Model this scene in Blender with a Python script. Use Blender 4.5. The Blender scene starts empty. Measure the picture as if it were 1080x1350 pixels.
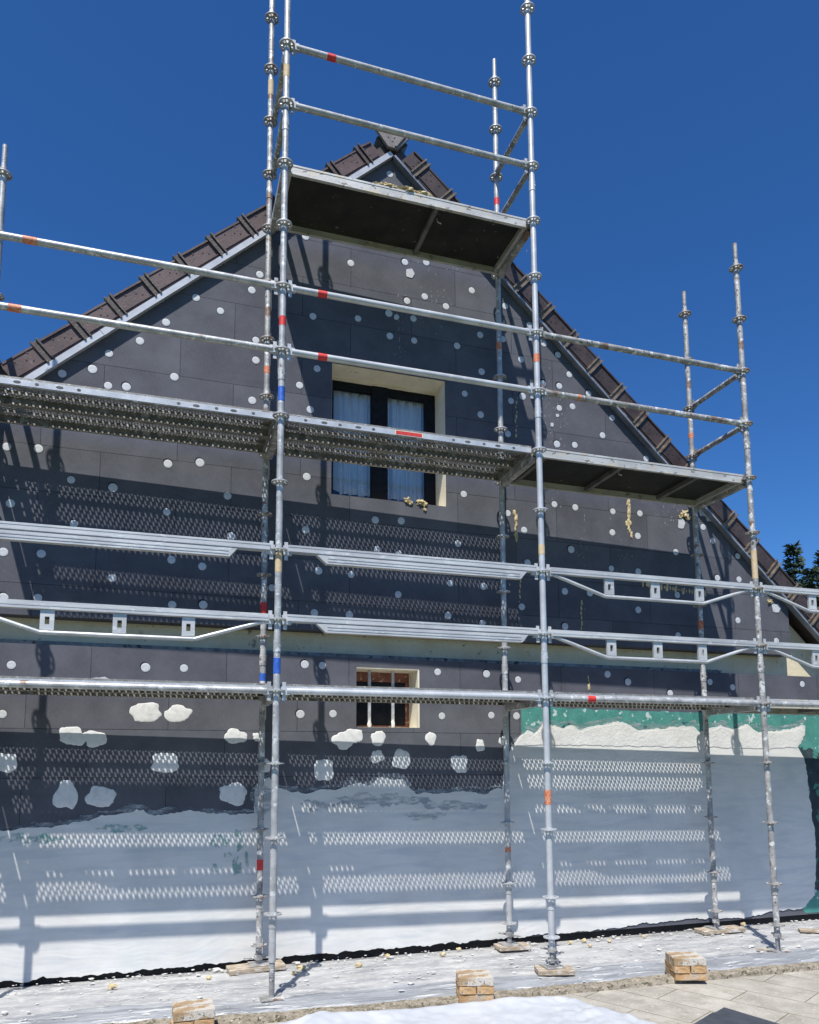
import bpy, bmesh, math, random
from mathutils import Vector, Matrix, noise
from mathutils.geometry import tessellate_polygon
random.seed(7)
SC = bpy.context.scene
COL = SC.collection
G = -2.05                       # ground level (z = 0 is the first scaffold lift)
BAY = 2.072                     # bay length
DEP = 0.732                     # scaffold width
PI = math.pi

# ------------------------------------------------------------------ camera geometry
CP = Vector((-0.7101861, -5.1907403, -0.5172618))
ya, pb, rc = 0.2994414, 0.1182219, -0.0030310
F_, CX, CY = 989.166, 526.919, 891.889
fw = Vector((math.sin(ya)*math.cos(pb), math.cos(ya)*math.cos(pb), math.sin(pb)))
rt = Vector((math.cos(ya), -math.sin(ya), 0)); up = rt.cross(fw)
RT = rt*math.cos(rc)+up*math.sin(rc); UP = up*math.cos(rc)-rt*math.sin(rc)

def ray(u, v):
    return RT*((u-CX)/F_)-UP*((v-CY)/F_)+fw
TH = math.atan(0.012)           # the gable stands slightly turned to the scaffold
HE = Vector((math.cos(TH), math.sin(TH), 0)); HN = Vector((-math.sin(TH), math.cos(TH), 0))
H0 = Vector((0, 0.868, 0))
def W(u, v, d=0.0):
    """point of the gable plane (s, z), d metres behind its face"""
    r = ray(u, v); t = ((H0+HN*d-CP).dot(HN))/r.dot(HN); P = CP+r*t
    return ((P-H0).dot(HE), P.z)
def Gd(u, v, z=G):
    r = ray(u, v); t = (z-CP.z)/r.z; P = CP+r*t
    return (P.x, P.y)

# ------------------------------------------------------------------ mesh helpers
class MB:
    def __init__(s): s.v = []; s.f = []
    def add(s, vs, fs):
        o = len(s.v); s.v += [tuple(a) for a in vs]; s.f += [tuple(i+o for i in f) for f in fs]; return s
    def box(s, a, b, M=None):
        x0, y0, z0 = a; x1, y1, z1 = b
        vs = [Vector(c) for c in ((x0,y0,z0),(x1,y0,z0),(x1,y1,z0),(x0,y1,z0),(x0,y0,z1),(x1,y0,z1),(x1,y1,z1),(x0,y1,z1))]
        if M: vs = [M @ c for c in vs]
        return s.add(vs, [(0,3,2,1),(4,5,6,7),(0,1,5,4),(1,2,6,5),(2,3,7,6),(3,0,4,7)])
    def bar(s, p, q, w, h, upv=Vector((0,0,1))):
        p = Vector(p); q = Vector(q); d = (q-p); L = d.length; d.normalize()
        sd = d.cross(upv)
        if sd.length < 1e-4: sd = d.cross(Vector((0,1,0)))
        sd.normalize(); u = sd.cross(d)
        M = Matrix((( d.x, sd.x, u.x, p.x),(d.y, sd.y, u.y, p.y),(d.z, sd.z, u.z, p.z),(0,0,0,1)))
        return s.box((0,-w/2,-h/2),(L,w/2,h/2),M)
    def tube(s, p, q, r, r2=None, n=14, cap=True):
        p = Vector(p); q = Vector(q); r2 = r if r2 is None else r2
        d = (q-p).normalized(); a = d.orthogonal().normalized(); b = d.cross(a)
        vs = []
        for c, rr in ((p, r), (q, r2)):
            for i in range(n):
                t = 2*PI*i/n; vs.append(c+a*(rr*math.cos(t))+b*(rr*math.sin(t)))
        fs = [(i, (i+1) % n, n+(i+1) % n, n+i) for i in range(n)]
        if cap: fs += [tuple(range(n-1,-1,-1)), tuple(range(n, 2*n))]
        return s.add(vs, fs)
    def path(s, pts, r, n=8):
        for a, b in zip(pts, pts[1:]): s.tube(a, b, r, n=n)
        return s
    def ring(s, c, r0, r1, h, n=24):
        c = Vector(c); vs = []
        for z in (-h/2, h/2):
            for r in (r0, r1):
                for i in range(n):
                    t = 2*PI*i/n; vs.append(c+Vector((r*math.cos(t), r*math.sin(t), z)))
        fs = []
        for i in range(n):
            j = (i+1) % n
            fs += [(i, j, n+j, n+i)[::-1], (2*n+i, 2*n+j, 3*n+j, 3*n+i)[::1][::-1][::-1], (n+i, n+j, 3*n+j, 3*n+i), (i, 2*n+i, 2*n+j, j)]
        return s.add(vs, fs)
    def prism(s, poly, d0, d1):
        """poly in (s,z), extruded in y from d0 to d1"""
        n = len(poly)
        a = [Vector((x, d0, z)) for x, z in poly]; b = [Vector((x, d1, z)) for x, z in poly]
        tr = tessellate_polygon([[Vector((x, z, 0)) for x, z in poly]])
        fs = [tuple(t) for t in tr]+[tuple(n+i for i in t[::-1]) for t in tr]
        fs += [(i, n+i, n+(i+1) % n, (i+1) % n) for i in range(n)]
        return s.add(a+b, fs)
    def lump(s, c, r, seed=0, sub=2, squash=(1,1,1), rough=.35):
        bm = bmesh.new(); bmesh.ops.create_icosphere(bm, subdivisions=sub, radius=1)
        vs = []
        for v in bm.verts:
            k = 1+rough*noise.noise(v.co*1.7+Vector((seed*3.1, seed*1.7, 0)))+rough*.5*noise.noise(v.co*4+Vector((seed, 0, 5)))
            vs.append((c[0]+v.co.x*r*k*squash[0], c[1]+v.co.y*r*k*squash[1], c[2]+v.co.z*r*k*squash[2]))
        fs = [tuple(v.index for v in f.verts) for f in bm.faces]; bm.free()
        return s.add(vs, fs)
    def mesh(s, name, mat, smooth=False, fix=True):
        me = bpy.data.meshes.new(name); me.from_pydata(s.v, [], s.f)
        if fix:
            bm = bmesh.new(); bm.from_mesh(me); bmesh.ops.recalc_face_normals(bm, faces=bm.faces); bm.to_mesh(me); bm.free()
        me.materials.append(mat)
        if smooth:
            me.polygons.foreach_set('use_smooth', [True]*len(me.polygons))
            try: me.set_sharp_from_angle(angle=math.radians(40))
            except Exception: pass
        me.update(); return me
    def build(s, name, mat, parent=None, loc=(0,0,0), smooth=False, bevel=0, fix=True):
        o = bpy.data.objects.new(name, s.mesh(name, mat, smooth, fix)); COL.objects.link(o)
        o.location = loc
        if parent: o.parent = parent
        if bevel:
            m = o.modifiers.new('bevel', 'BEVEL'); m.width = bevel; m.segments = 2; m.limit_method = 'ANGLE'
        return o
def place(name, me, parent, loc, rot=0):
    o = bpy.data.objects.new(name, me); COL.objects.link(o); o.location = loc; o.rotation_euler = (0,0,rot)
    if parent: o.parent = parent
    return o
def tag(o, label, cat, group=None, kind=None):
    o['label'] = label; o['category'] = cat
    if group: o['group'] = group
    if kind: o['kind'] = kind
    return o
def empty(name, loc, rz=0):
    o = bpy.data.objects.new(name, None); COL.objects.link(o); o.location = loc; o.rotation_euler = (0,0,rz)
    o.empty_display_size = .1; return o

# ------------------------------------------------------------------ materials
def mat(name, c1, c2=None, scale=8, rough=.7, metal=0, bump=0, bscale=60, detail=6, spots=None, spec=.5, lo=.35, hi=.65, stretch=None):
    m = bpy.data.materials.new(name); m.use_nodes = True; N = m.node_tree.nodes; L = m.node_tree.links
    b = N['Principled BSDF']; b.inputs['Roughness'].default_value = rough; b.inputs['Metallic'].default_value = metal
    b.inputs['Specular IOR Level'].default_value = spec
    tc = N.new('ShaderNodeTexCoord'); src = tc.outputs['Object']
    if stretch:
        mp = N.new('ShaderNodeMapping'); mp.inputs['Scale'].default_value = stretch; L.new(src, mp.inputs[0]); src = mp.outputs[0]
    def nz(sc, det=detail, ro=.6):
        n = N.new('ShaderNodeTexNoise'); n.inputs['Scale'].default_value = sc; n.inputs['Detail'].default_value = det; n.inputs['Roughness'].default_value = ro
        L.new(src, n.inputs['Vector']); return n.outputs[0]
    def ramp(i, a, z, ca, cz):
        r = N.new('ShaderNodeValToRGB'); e = r.color_ramp.elements; e[0].position = a; e[1].position = z
        e[0].color = (*ca, 1); e[1].color = (*cz, 1); L.new(i, r.inputs[0]); return r.outputs[0]
    def mix(f, a, bb):
        x = N.new('ShaderNodeMix'); x.data_type = 'RGBA'; L.new(f, x.inputs[0]); L.new(a, x.inputs[6])
        if hasattr(bb, 'default_value') or hasattr(bb, 'is_linked'): L.new(bb, x.inputs[7])
        else: x.inputs[7].default_value = (*bb, 1)
        return x.outputs[2]
    m['_h'] = 1
    c2 = c2 or c1
    col = ramp(nz(scale), lo, hi, c1, c2)
    for (sc, th, w, cc) in (spots or []):
        f = ramp(nz(sc, 3), th, th+w, (0,0,0), (1,1,1)); col = mix(f, col, cc)
    L.new(col, b.inputs['Base Color'])
    if bump:
        bp = N.new('ShaderNodeBump'); bp.inputs['Strength'].default_value = bump; bp.inputs['Distance'].default_value = .01
        L.new(nz(bscale), bp.inputs['Height']); L.new(bp.outputs[0], b.inputs['Normal'])
    return m, N, L, b, src, nz, ramp, mix, col
M = {}
WHT = (.68,.68,.66)
M['galv'] = mat('galvanised_steel', (.31,.31,.31), (.54,.54,.53), 9, .42, .25, .15, 90, spots=[(23,.60,.04,(.66,.67,.66)),(6,.66,.03,(.20,.14,.10)),(50,.66,.03,(.16,.16,.16))])[0]
M['galv_worn'] = mat('weathered_steel', (.22,.215,.21), (.48,.465,.44), 11, .5, .2, .2, 90, spots=[(18,.57,.05,WHT),(5,.60,.05,(.24,.15,.10)),(40,.62,.04,(.08,.08,.08))])[0]
M['galv_new'] = mat('bright_steel', (.44,.455,.47), (.62,.63,.64), 5, .38, .3, .1, 90, spots=[(30,.64,.03,WHT)])[0]
M['deck'] = mat('deck_steel', (.20,.19,.17), (.34,.32,.29), 12, .5, .35, .2, 70, spots=[(14,.58,.05,(.45,.44,.42)),(50,.63,.03,(.10,.10,.09))])[0]
M['rail_box'] = mat('box_rail_steel', (.44,.44,.44), (.63,.625,.61), 7, .42, .25, .12, 80, spots=[(22,.6,.04,(.66,.66,.64))], stretch=(.35,1,1))[0]
M['alu'] = mat('deck_rail_aluminium', (.42,.41,.39), (.62,.61,.58), 6, .5, .25, .15, 70, spots=[(16,.57,.05,(.58,.52,.42)),(25,.62,.03,(.25,.22,.18))], stretch=(.5,1,1))[0]
M['ply'] = mat('phenolic_plywood', (.008,.007,.006), (.026,.022,.018), 5, .6, 0, .1, 60, spots=[(20,.68,.02,(.16,.15,.13))])[0]
M['ply_top'] = M['ply']
M['cap'] = mat('fixing_cap_white', (.46,.475,.50), (.58,.595,.61), 30, .6)[0]
M['hole_shade'] = mat('drilled_hole_shade', (.012,.012,.014), None, 30, .9)[0]  # near-black shade of the cap recess, painted on a disc
M['dab'] = mat('plaster_dab', (.56,.56,.55), (.70,.69,.67), 22, .8, 0, .06, 50, lo=.3, hi=.55)[0]
M['foam'] = mat('pu_foam', (.42,.31,.14), (.64,.54,.33), 25, .8, 0, .6, 60)[0]
M['green'] = mat('green_primer', (.045,.20,.175), (.075,.28,.24), 7, .7, 0, .3, 40, spots=[(9,.60,.03,(.45,.56,.55)),(4,.66,.03,(.02,.035,.07)),(30,.68,.03,(.6,.62,.6))])[0]
M['oldwall'] = mat('old_beige_render', (.68,.58,.39), (.78,.69,.50), 5, .85, 0, .5, 60, spots=[(7,.63,.08,(.25,.23,.2)),(25,.68,.04,(.16,.13,.09))])[0]
M['reveal'] = mat('cream_reveal', (.68,.62,.48), (.78,.73,.60), 6, .8, 0, .2, 60, spots=[(18,.68,.04,(.3,.26,.2))])[0]
M['tile'] = mat('brown_verge_tile', (.050,.032,.030), (.120,.076,.070), 4, .42, 0, .15, 60, spots=[(35,.68,.03,(.02,.015,.015)),(12,.66,.05,(.16,.12,.11))])[0]
M['tile_dark'] = mat('dark_roof_tile', (.030,.021,.019), (.065,.045,.038), 9, .5, 0, .3, 40, spots=[(20,.64,.04,(.13,.11,.08))])[0]
M['trim'] = mat('trim_white', (.54,.54,.54), (.66,.66,.66), 8, .3, .3)[0]
M['wood'] = mat('pad_wood', (.24,.18,.12), (.44,.36,.26), 12, .85, 0, .4, 60, spots=[(15,.55,.06,(.56,.53,.48))], stretch=(1,5,5))[0]
M['brick'] = mat('yellow_brick', (.36,.20,.085), (.56,.38,.20), 9, .9, 0, .6, 70, spots=[(6,.56,.08,(.42,.34,.25)),(30,.62,.04,(.60,.50,.38)),(45,.67,.03,(.2,.08,.05))])[0]
M['brick_dusty'] = mat('dusty_brick', (.30,.20,.11), (.44,.33,.20), 14, .9, 0, .6, 70, spots=[(12,.47,.06,(.50,.46,.40)),(45,.62,.03,(.13,.12,.10))])[0]
M['iron'] = mat('painted_iron', (.30,.31,.33), (.55,.56,.58), 20, .6)[0]
M['frame'] = mat('anthracite_frame', (.006,.007,.010), (.012,.014,.020), 20, .7, spec=.15)[0]
M['redwood'] = mat('orange_red_wood', (.15,.048,.030), (.27,.10,.065), 20, .6, 0, .3, 60, spots=[(30,.6,.04,(.5,.38,.28))])[0]
M['curtain'] = mat('net_curtain', (.82,.83,.84), (.92,.92,.92), 4, .9)[0]
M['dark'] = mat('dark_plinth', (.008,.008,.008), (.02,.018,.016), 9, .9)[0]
M['red'] = mat('red_tape', (.58,.02,.02), (.70,.05,.04), 30, .5)[0]
M['orange'] = mat('orange_tape', (.62,.14,.05), (.60,.30,.18), 60, .6, lo=.45, hi=.55)[0]
M['blue'] = mat('blue_tape', (.02,.08,.42), (.05,.16,.55), 30, .5)[0]
M['tan'] = mat('tan_tape', (.55,.38,.18), (.60,.50,.36), 40, .7)[0]
M['bark'] = mat('bark', (.05,.035,.025), (.09,.07,.05), 20, .9)[0]
M['needle'] = mat('spruce_needles', (.012,.030,.016), (.035,.065,.035), 3, .7)[0]
M['soil'] = mat('soil_gravel', (.10,.085,.06), (.30,.25,.18), 25, .95, 0, .8, 80, spots=[(60,.60,.04,(.45,.41,.34))])[0]
M['grass'] = mat('grass_ground', (.05,.07,.03), (.10,.12,.05), 3, .95, 0, .6, 40)[0]
M['kerb'] = mat('mossy_kerb', (.17,.145,.105), (.36,.31,.24), 22, .95, 0, .7, 80, spots=[(40,.56,.05,(.09,.085,.045)),(70,.62,.04,(.5,.46,.38))])[0]

# insulation boards: large boards with fine joints, dust and scuffs
m, N, L, b, src, nz, ramp, mix, col = mat('graphite_insulation', (.091,.093,.108), (.124,.127,.147), 3.5, .68, 0, spec=.12)
mp = N.new('ShaderNodeMapping'); mp.inputs['Rotation'].default_value = (PI/2, 0, 0); mp.inputs['Location'].default_value = (.28,.12,0); L.new(src, mp.inputs[0])
bk = N.new('ShaderNodeTexBrick'); bk.offset = .43; bk.inputs['Scale'].default_value = 1; bk.inputs['Brick Width'].default_value = 1.0
bk.inputs['Row Height'].default_value = .36; bk.inputs['Mortar Size'].default_value = .0022; bk.inputs['Mortar Smooth'].default_value = .2
bk.inputs['Color1'].default_value = (1,1,1,1); bk.inputs['Color2'].default_value = (.80,.80,.82,1); bk.inputs['Mortar'].default_value = (.18,.18,.20,1)
L.new(mp.outputs[0], bk.inputs['Vector'])
mu = N.new('ShaderNodeMix'); mu.data_type = 'RGBA'; mu.blend_type = 'MULTIPLY'; mu.inputs[0].default_value = 1
L.new(col, mu.inputs[6]); L.new(bk.outputs[0], mu.inputs[7]); col = mu.outputs[2]
f = ramp(nz(2.2, 8, .7), .52, .75, (0,0,0), (.35,.35,.35)); col = mix(f, col, (.15,.155,.17))
ms_ = N.new('ShaderNodeMapping'); ms_.inputs['Scale'].default_value = (110,1,30); L.new(src, ms_.inputs[0])
ns_ = N.new('ShaderNodeTexNoise'); ns_.inputs['Scale'].default_value = 1.0; ns_.inputs['Detail'].default_value = 5; L.new(ms_.outputs[0], ns_.inputs['Vector'])
col = mix(ramp(ns_.outputs[0], .45, .75, (0,0,0), (.22,.22,.22)), col, (.17,.172,.18))
f = ramp(nz(34, 4, .7), .66, .72, (0,0,0), (.7,.7,.7)); col = mix(f, col, (.20,.20,.21))
f = ramp(nz(11, 8, .75), .70, .74, (0,0,0), (.8,.8,.8)); col = mix(f, col, (.40,.40,.40))
L.new(col, b.inputs['Base Color'])
bp = N.new('ShaderNodeBump'); bp.inputs['Strength'].default_value = .35; bp.inputs['Distance'].default_value = .004
ad = N.new('ShaderNodeMath'); ad.operation = 'MULTIPLY_ADD'; ad.inputs[1].default_value = .25; L.new(nz(150, 3), ad.inputs[0]); L.new(bk.outputs['Fac'], ad.inputs[2])
iv = N.new('ShaderNodeMath'); iv.operation = 'MULTIPLY'; iv.inputs[1].default_value = -1; L.new(ad.outputs[0], iv.inputs[0])
L.new(iv.outputs[0], bp.inputs['Height']); L.new(bp.outputs[0], b.inputs['Normal'])
M['ins'] = m
# base coat: trowelled, streaked, thin in places
m, N, L, b, src, nz, ramp, mix, col = mat('base_coat', (.60,.585,.545), (.71,.695,.655), 1.6, .8, 0, .0, 35, lo=.3, hi=.6)
m2 = N.new('ShaderNodeMapping'); m2.inputs['Scale'].default_value = (1.2,1,9); L.new(src, m2.inputs[0])
n2 = N.new('ShaderNodeTexNoise'); n2.inputs['Scale'].default_value = 1.6; n2.inputs['Detail'].default_value = 8; L.new(m2.outputs[0], n2.inputs['Vector'])
f = ramp(n2.outputs[0], .50, .72, (0,0,0), (.55,.55,.55)); col = mix(f, col, (.42,.46,.49))
f = ramp(nz(26, 6, .7), .64, .70, (0,0,0), (.5,.5,.5)); col = mix(f, col, (.80,.80,.78))
# trowel sweeps: short curved strokes in changing directions
wr = N.new('ShaderNodeTexNoise'); wr.inputs['Scale'].default_value = 1.1; wr.inputs['Detail'].default_value = 2; L.new(src, wr.inputs['Vector'])
wa = N.new('ShaderNodeMix'); wa.data_type = 'VECTOR'; wa.inputs[0].default_value = .35; L.new(src, wa.inputs[4]); L.new(wr.outputs[1], wa.inputs[5])
m3 = N.new('ShaderNodeMapping'); m3.inputs['Scale'].default_value = (3,1,30); m3.inputs['Rotation'].default_value = (0,.35,0); L.new(wa.outputs[1], m3.inputs[0])
n3 = N.new('ShaderNodeTexNoise'); n3.inputs['Scale'].default_value = 1.4; n3.inputs['Detail'].default_value = 6; L.new(m3.outputs[0], n3.inputs['Vector'])
col = mix(ramp(n3.outputs[0], .50, .70, (0,0,0), (.30,.30,.30)), col, (.47,.49,.50))
n4 = nz(.9, 5, .6); col = mix(ramp(n4, .52, .68, (0,0,0), (.35,.35,.35)), col, (.46,.50,.50))
bp = N.new('ShaderNodeBump'); bp.inputs['Strength'].default_value = .35; bp.inputs['Distance'].default_value = .006
L.new(n3.outputs[0], bp.inputs['Height']); L.new(bp.outputs[0], b.inputs['Normal'])
L.new(col, b.inputs['Base Color']); M['coat'] = m
M['coat_white'] = mat('sunlit_base_coat', (.60,.59,.565), (.70,.69,.665), 6, .8, 0, .6, 40)[0]
def feather(m, N, L, b, src, nz, ramp, mix, col, sc, lo, hi, mx_):
    t = N.new('ShaderNodeBsdfTransparent'); x = N.new('ShaderNodeMixShader'); out = [n for n in N if n.type == 'OUTPUT_MATERIAL'][0]
    L.new(ramp(nz(sc, 6, .7), lo, hi, (0,0,0), (mx_,)*3), x.inputs[0]); L.new(t.outputs[0], x.inputs[1]); L.new(b.outputs[0], x.inputs[2]); L.new(x.outputs[0], out.inputs[0])
    return m
M['smear'] = feather(*mat('green_smear', (.16,.38,.34), (.30,.46,.44), 12, .8, 0, .3, 40), 16, .40, .62, .8)
M['thin'] = feather(*mat('thin_coat_smear', (.30,.34,.38), (.44,.48,.51), 9, .8, 0, .3, 40, stretch=(1,1,4)), 7, .42, .62, .75)
# dusty plastic sheet
m, N, L, b, src, nz, ramp, mix, col = mat('dusty_plastic', (.23,.235,.245), (.40,.40,.40), 3, .45, 0, .7, 26, spec=.6, stretch=(.6,2.2,1))
f = ramp(nz(7, 8, .75), .44, .64, (0,0,0), (.9,.9,.9)); col = mix(f, col, (.53,.525,.50))
f = ramp(nz(28, 5, .7), .56, .66, (0,0,0), (.9,.9,.9)); col = mix(f, col, (.58,.57,.55))
f = ramp(nz(13, 5, .7), .64, .72, (0,0,0), (.7,.7,.7)); col = mix(f, col, (.34,.28,.22))
L.new(col, b.inputs['Base Color']); M['sheet'] = m
M['clear'] = mat('grey_plastic_edge', (.17,.18,.195), (.40,.415,.43), 5, .28, 0, .5, 30, spec=.7, stretch=(.4,4,1), spots=[(9,.6,.06,(.62,.62,.6))])[0]
M['tarp'] = mat('white_tarp', (.41,.43,.46), (.50,.515,.54), 4, .45, 0, .25, 18, spots=[(16,.68,.04,(.5,.5,.5))])[0]
# slabs
m, N, L, b, src, nz, ramp, mix, col = mat('sandy_paving', (.31,.29,.245), (.46,.43,.37), 5, .9, 0, .6, 60)
mp = N.new('ShaderNodeMapping'); mp.inputs['Rotation'].default_value = (0,0,math.radians(62)); L.new(src, mp.inputs[0])
bk = N.new('ShaderNodeTexBrick'); bk.inputs['Scale'].default_value = 1; bk.inputs['Brick Width'].default_value = .72; bk.inputs['Row Height'].default_value = .30
bk.inputs['Mortar Size'].default_value = .004; bk.inputs['Color1'].default_value = (1,1,1,1); bk.inputs['Color2'].default_value = (.86,.86,.86,1); bk.inputs['Mortar'].default_value = (.40,.36,.30,1)
L.new(mp.outputs[0], bk.inputs['Vector'])
mu = N.new('ShaderNodeMix'); mu.data_type = 'RGBA'; mu.blend_type = 'MULTIPLY'; mu.inputs[0].default_value = 1
f = ramp(nz(9, 8, .75), .55, .68, (0,0,0), (.7,.7,.7)); col = mix(f, col, (.26,.21,.14))
f = ramp(nz(40, 4, .7), .60, .68, (0,0,0), (.7,.7,.7)); col = mix(f, col, (.62,.58,.5))
L.new(col, mu.inputs[6]); L.new(bk.outputs[0], mu.inputs[7]); L.new(mu.outputs[2], b.inputs['Base Color']); M['paving'] = m
# window glass: clear with a strong reflection
m = bpy.data.materials.new('window_glass'); m.use_nodes = True; N = m.node_tree.nodes; L = m.node_tree.links; N.clear()
o_ = N.new('ShaderNodeOutputMaterial'); mx = N.new('ShaderNodeMixShader'); tr = N.new('ShaderNodeBsdfTransparent'); gl = N.new('ShaderNodeBsdfGlossy')
tr.inputs[0].default_value = (.90,.92,.94,1); gl.inputs['Roughness'].default_value = .03; gl.inputs[0].default_value = (.9,.95,1,1)
fr = N.new('ShaderNodeFresnel'); fr.inputs[0].default_value = 1.45
L.new(fr.outputs[0], mx.inputs[0]); L.new(tr.outputs[0], mx.inputs[1]); L.new(gl.outputs[0], mx.inputs[2]); L.new(mx.outputs[0], o_.inputs[0]); M['glass'] = m

# ------------------------------------------------------------------ the ground
def structure(o): o['kind'] = 'structure'; return o
gb = MB(); gb.add([(-400,-400,G-.03),(400,-400,G-.03),(400,400,G-.03),(-400,400,G-.03)], [(0,1,2,3)])
structure(gb.build('ground', M['grass']))
pb_ = MB(); pb_.box((-9,-1.52,G-.08),(14,-.40,G-.004)); structure(pb_.build('paving', M['paving']))
sb = MB()
nx, ny = 260, 40
for j in range(ny+1):
    for i in range(nx+1):
        x = -6+16*i/nx; y = -.52+1.7*j/ny
        sb.v.append((x, y, G-.008-.03*max(0,min(1,(y-.6)/.3))+.010*noise.noise(Vector((x*14, y*14, 3)))+.006*noise.noise(Vector((x*40, y*40, 1)))))
for j in range(ny):
    for i in range(nx):
        a = j*(nx+1)+i; sb.f.append((a, a+1, a+nx+2, a+nx+1))
structure(sb.build('soil_strip', M['soil'], smooth=True))
# kerb: rough-topped concrete edging between the strip and the slabs
def kerb_y(x): return -.455+.03*math.sin(x*.7+.4)+(.5-x)*.10*(x < .5)*(1 if x > -2 else 0)+(.25 if x <= -2 else 0)
kb = MB(); n = 420
for i in range(n+1):
    x = -6+16*i/n; yc = kerb_y(x)+.004*noise.noise(Vector((x*8,0,0)))
    for (dy, z) in ((-.055, G-.08), (-.053, G+.024), (-.046, G+.032), (.042, G+.033), (.050, G+.022), (.055, G-.08)):
        k = .005*noise.noise(Vector((x*22, dy*50, z*9)))+.008*noise.noise(Vector((x*6, dy*9, 2)))
        kb.v.append((x, yc+dy+k, z+(k if z > G else 0)))
for i in range(n):
    for j in range(5):
        a = i*6+j; kb.f.append((a, a+6, a+7, a+1))
structure(kb.build('kerb', M['kerb'], smooth=True))

# plastic sheet on the strip, its front edge rucked up
def sheet_edge(x): return kerb_y(x)+.125+.012*math.sin(x*5)+.02*noise.noise(Vector((x*2.5,7,0)))
sb = MB(); nx, ny = 420, 60
for j in range(ny+1):
    for i in range(nx+1):
        x = -4.2+11.5*i/nx; t = j/ny; y0 = sheet_edge(x); y1 = .905+.012*x; y = y0+(y1-y0)*t
        h = .012*noise.noise(Vector((x*2.2, y*9, 0)))+.010*abs(noise.noise(Vector((x*5, y*22, 4))))+.005*noise.noise(Vector((x*24, y*30, 2)))
        e = max(0, 1-t/.22)
        h += e*(.022*abs(noise.noise(Vector((x*.9+y*2, y*20, 9))))+.012*abs(noise.noise(Vector((x*1.7, y*44+x, 2)))))
        z = G+.004+h if j else G-.012
        if t > .82: z = G+.004+(z-G-.004)*max(0,(1-t)/.18)*.8-.014*(t-.82)/.18
        sb.v.append((x, y, z))
for j in range(ny):
    for i in range(nx):
        a = j*(nx+1)+i; sb.f.append((a, a+1, a+nx+2, a+nx+1))
sh = sb.build('plastic_sheet', M['sheet'], smooth=True)
sh.data.materials.append(M['clear'])
for p in sh.data.polygons:
    if p.index//nx < 15+7*noise.noise(Vector(((p.index % nx)*.03,0,0))): p.material_index = 1
tag(sh, 'dusty grey plastic sheet spread on the ground along the foot of the wall', 'plastic sheet')

# white tarpaulin in the foreground
edge = [Gd(u, v-5, G+.04) for u, v in ((330,1362),(372,1352),(414,1343),(470,1339),(532,1335),(600,1328),(673,1320),(735,1316),(765,1318),(792,1326),(830,1337),(880,1352))]+[(2.1,-1.6),(1.6,-2.0)]
def edge_at(k):
    k *= len(edge)-1; i = min(int(k), len(edge)-2); f = k-i
    return Vector(edge[i]).lerp(Vector(edge[i+1]), f)
tb = MB(); nu, nv = 160, 60; cen = Vector((.7,-2.4))
for j in range(nv+1):
    for i in range(nu+1):
        e = edge_at(i/nu); t = j/nv; t2 = t**1.3
        p = e.lerp(cen, t2*.85)
        p += Vector((noise.noise(Vector((e.x*5,e.y*5,1))), noise.noise(Vector((e.x*5,e.y*5,8)))))*.02*(1-t)
        h = .022*abs(noise.noise(Vector((p.x*3.1, p.y*3.5, 0))))+.014*abs(noise.noise(Vector((p.x*5-p.y*9, p.y*4, 7))))+.018*abs(noise.noise(Vector((p.x*8, p.y*8, 5))))+.008*noise.noise(Vector((p.x*22,p.y*22,3)))
        k = min(1, j/4)
        base = G+.003+(.036 if p.y > -.56 else .036*max(0, 1-(-.56-p.y)/.15))
        tb.v.append((p.x, p.y, base+(h+.012)*k-(0 if j else .006)))
for j in range(nv):
    for i in range(nu):
        a = j*(nu+1)+i; tb.f.append((a, a+1, a+nu+2, a+nu+1))
tag(tb.build('tarpaulin', M['tarp'], smooth=True), 'crumpled white tarpaulin lying over the kerb and paving in the foreground', 'tarpaulin')

# debris: plaster crumbs and dust nobody could count
db = MB()
for i in range(750):
    x = random.uniform(-2.4, 6.2); y = random.uniform(-.05, .90+.01*x) if random.random() < .8 else random.uniform(-.42, -.1)
    if random.random() < .35: y = .85+.012*x-abs(random.gauss(0, .09))
    r = random.choice((.004,.005,.006,.008,.012))*random.uniform(.7,1.2)
    db.lump((x, y, G+.014+r*.3), r*1.15, i, 1, (random.uniform(.8,2.2),random.uniform(.7,1.4),.35), .9)
o = db.build('plaster_debris', mat('plaster_crumbs', (.45,.44,.42), (.62,.61,.58), 20, .9)[0]); tag(o, 'white plaster crumbs scattered over the plastic sheet', 'debris', kind='stuff')

# ------------------------------------------------------------------ the house
HS = empty('gable_house', (H0.x, H0.y, G), TH)
tag(HS, 'steep gabled house with graphite insulated wall, part plastered, behind the scaffolding', 'house')
HZ = (0, 0, -G)
def hp(name, mb, m, smooth=False, parent=None, bevel=0, **k):
    if parent: return mb.build(name, m, parent, (0,0,0), smooth, bevel, **k)
    return mb.build(name, m, HS, HZ, smooth, bevel, **k)
AS, AZ = 1.094, 5.07; SL = .918          # apex and slope of the gable
EL, ER = -4.1, 6.29                      # side walls
def roofz(s): return AZ-SL*abs(s-AS)
def strip(mb, s0, s1, z0, z1, d0, d1, lift=0.0):
    """the part of the gable between z0..z1 and s0..s1"""
    pts = []
    def zt(s): return min(z1, roofz(s)-lift)
    ks = sorted({s0, s1, *[s for s in (AS, AS-(AZ-lift-z1)/SL, AS+(AZ-lift-z1)/SL, AS-(AZ-lift-z0)/SL, AS+(AZ-lift-z0)/SL) if s0 < s < s1]})
    ks = [s for s in ks if roofz(s)-lift >= z0-1e-6]
    poly = [(s, max(zt(s), z0)) for s in ks]
    lo = [(ks[-1], z0), (ks[0], z0)]
    poly = poly+[p for p in lo if min(abs(p[0]-q[0])+abs(p[1]-q[1]) for q in poly) > 1e-5]
    if len(poly) >= 3: mb.prism(poly, d0, d1)
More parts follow.
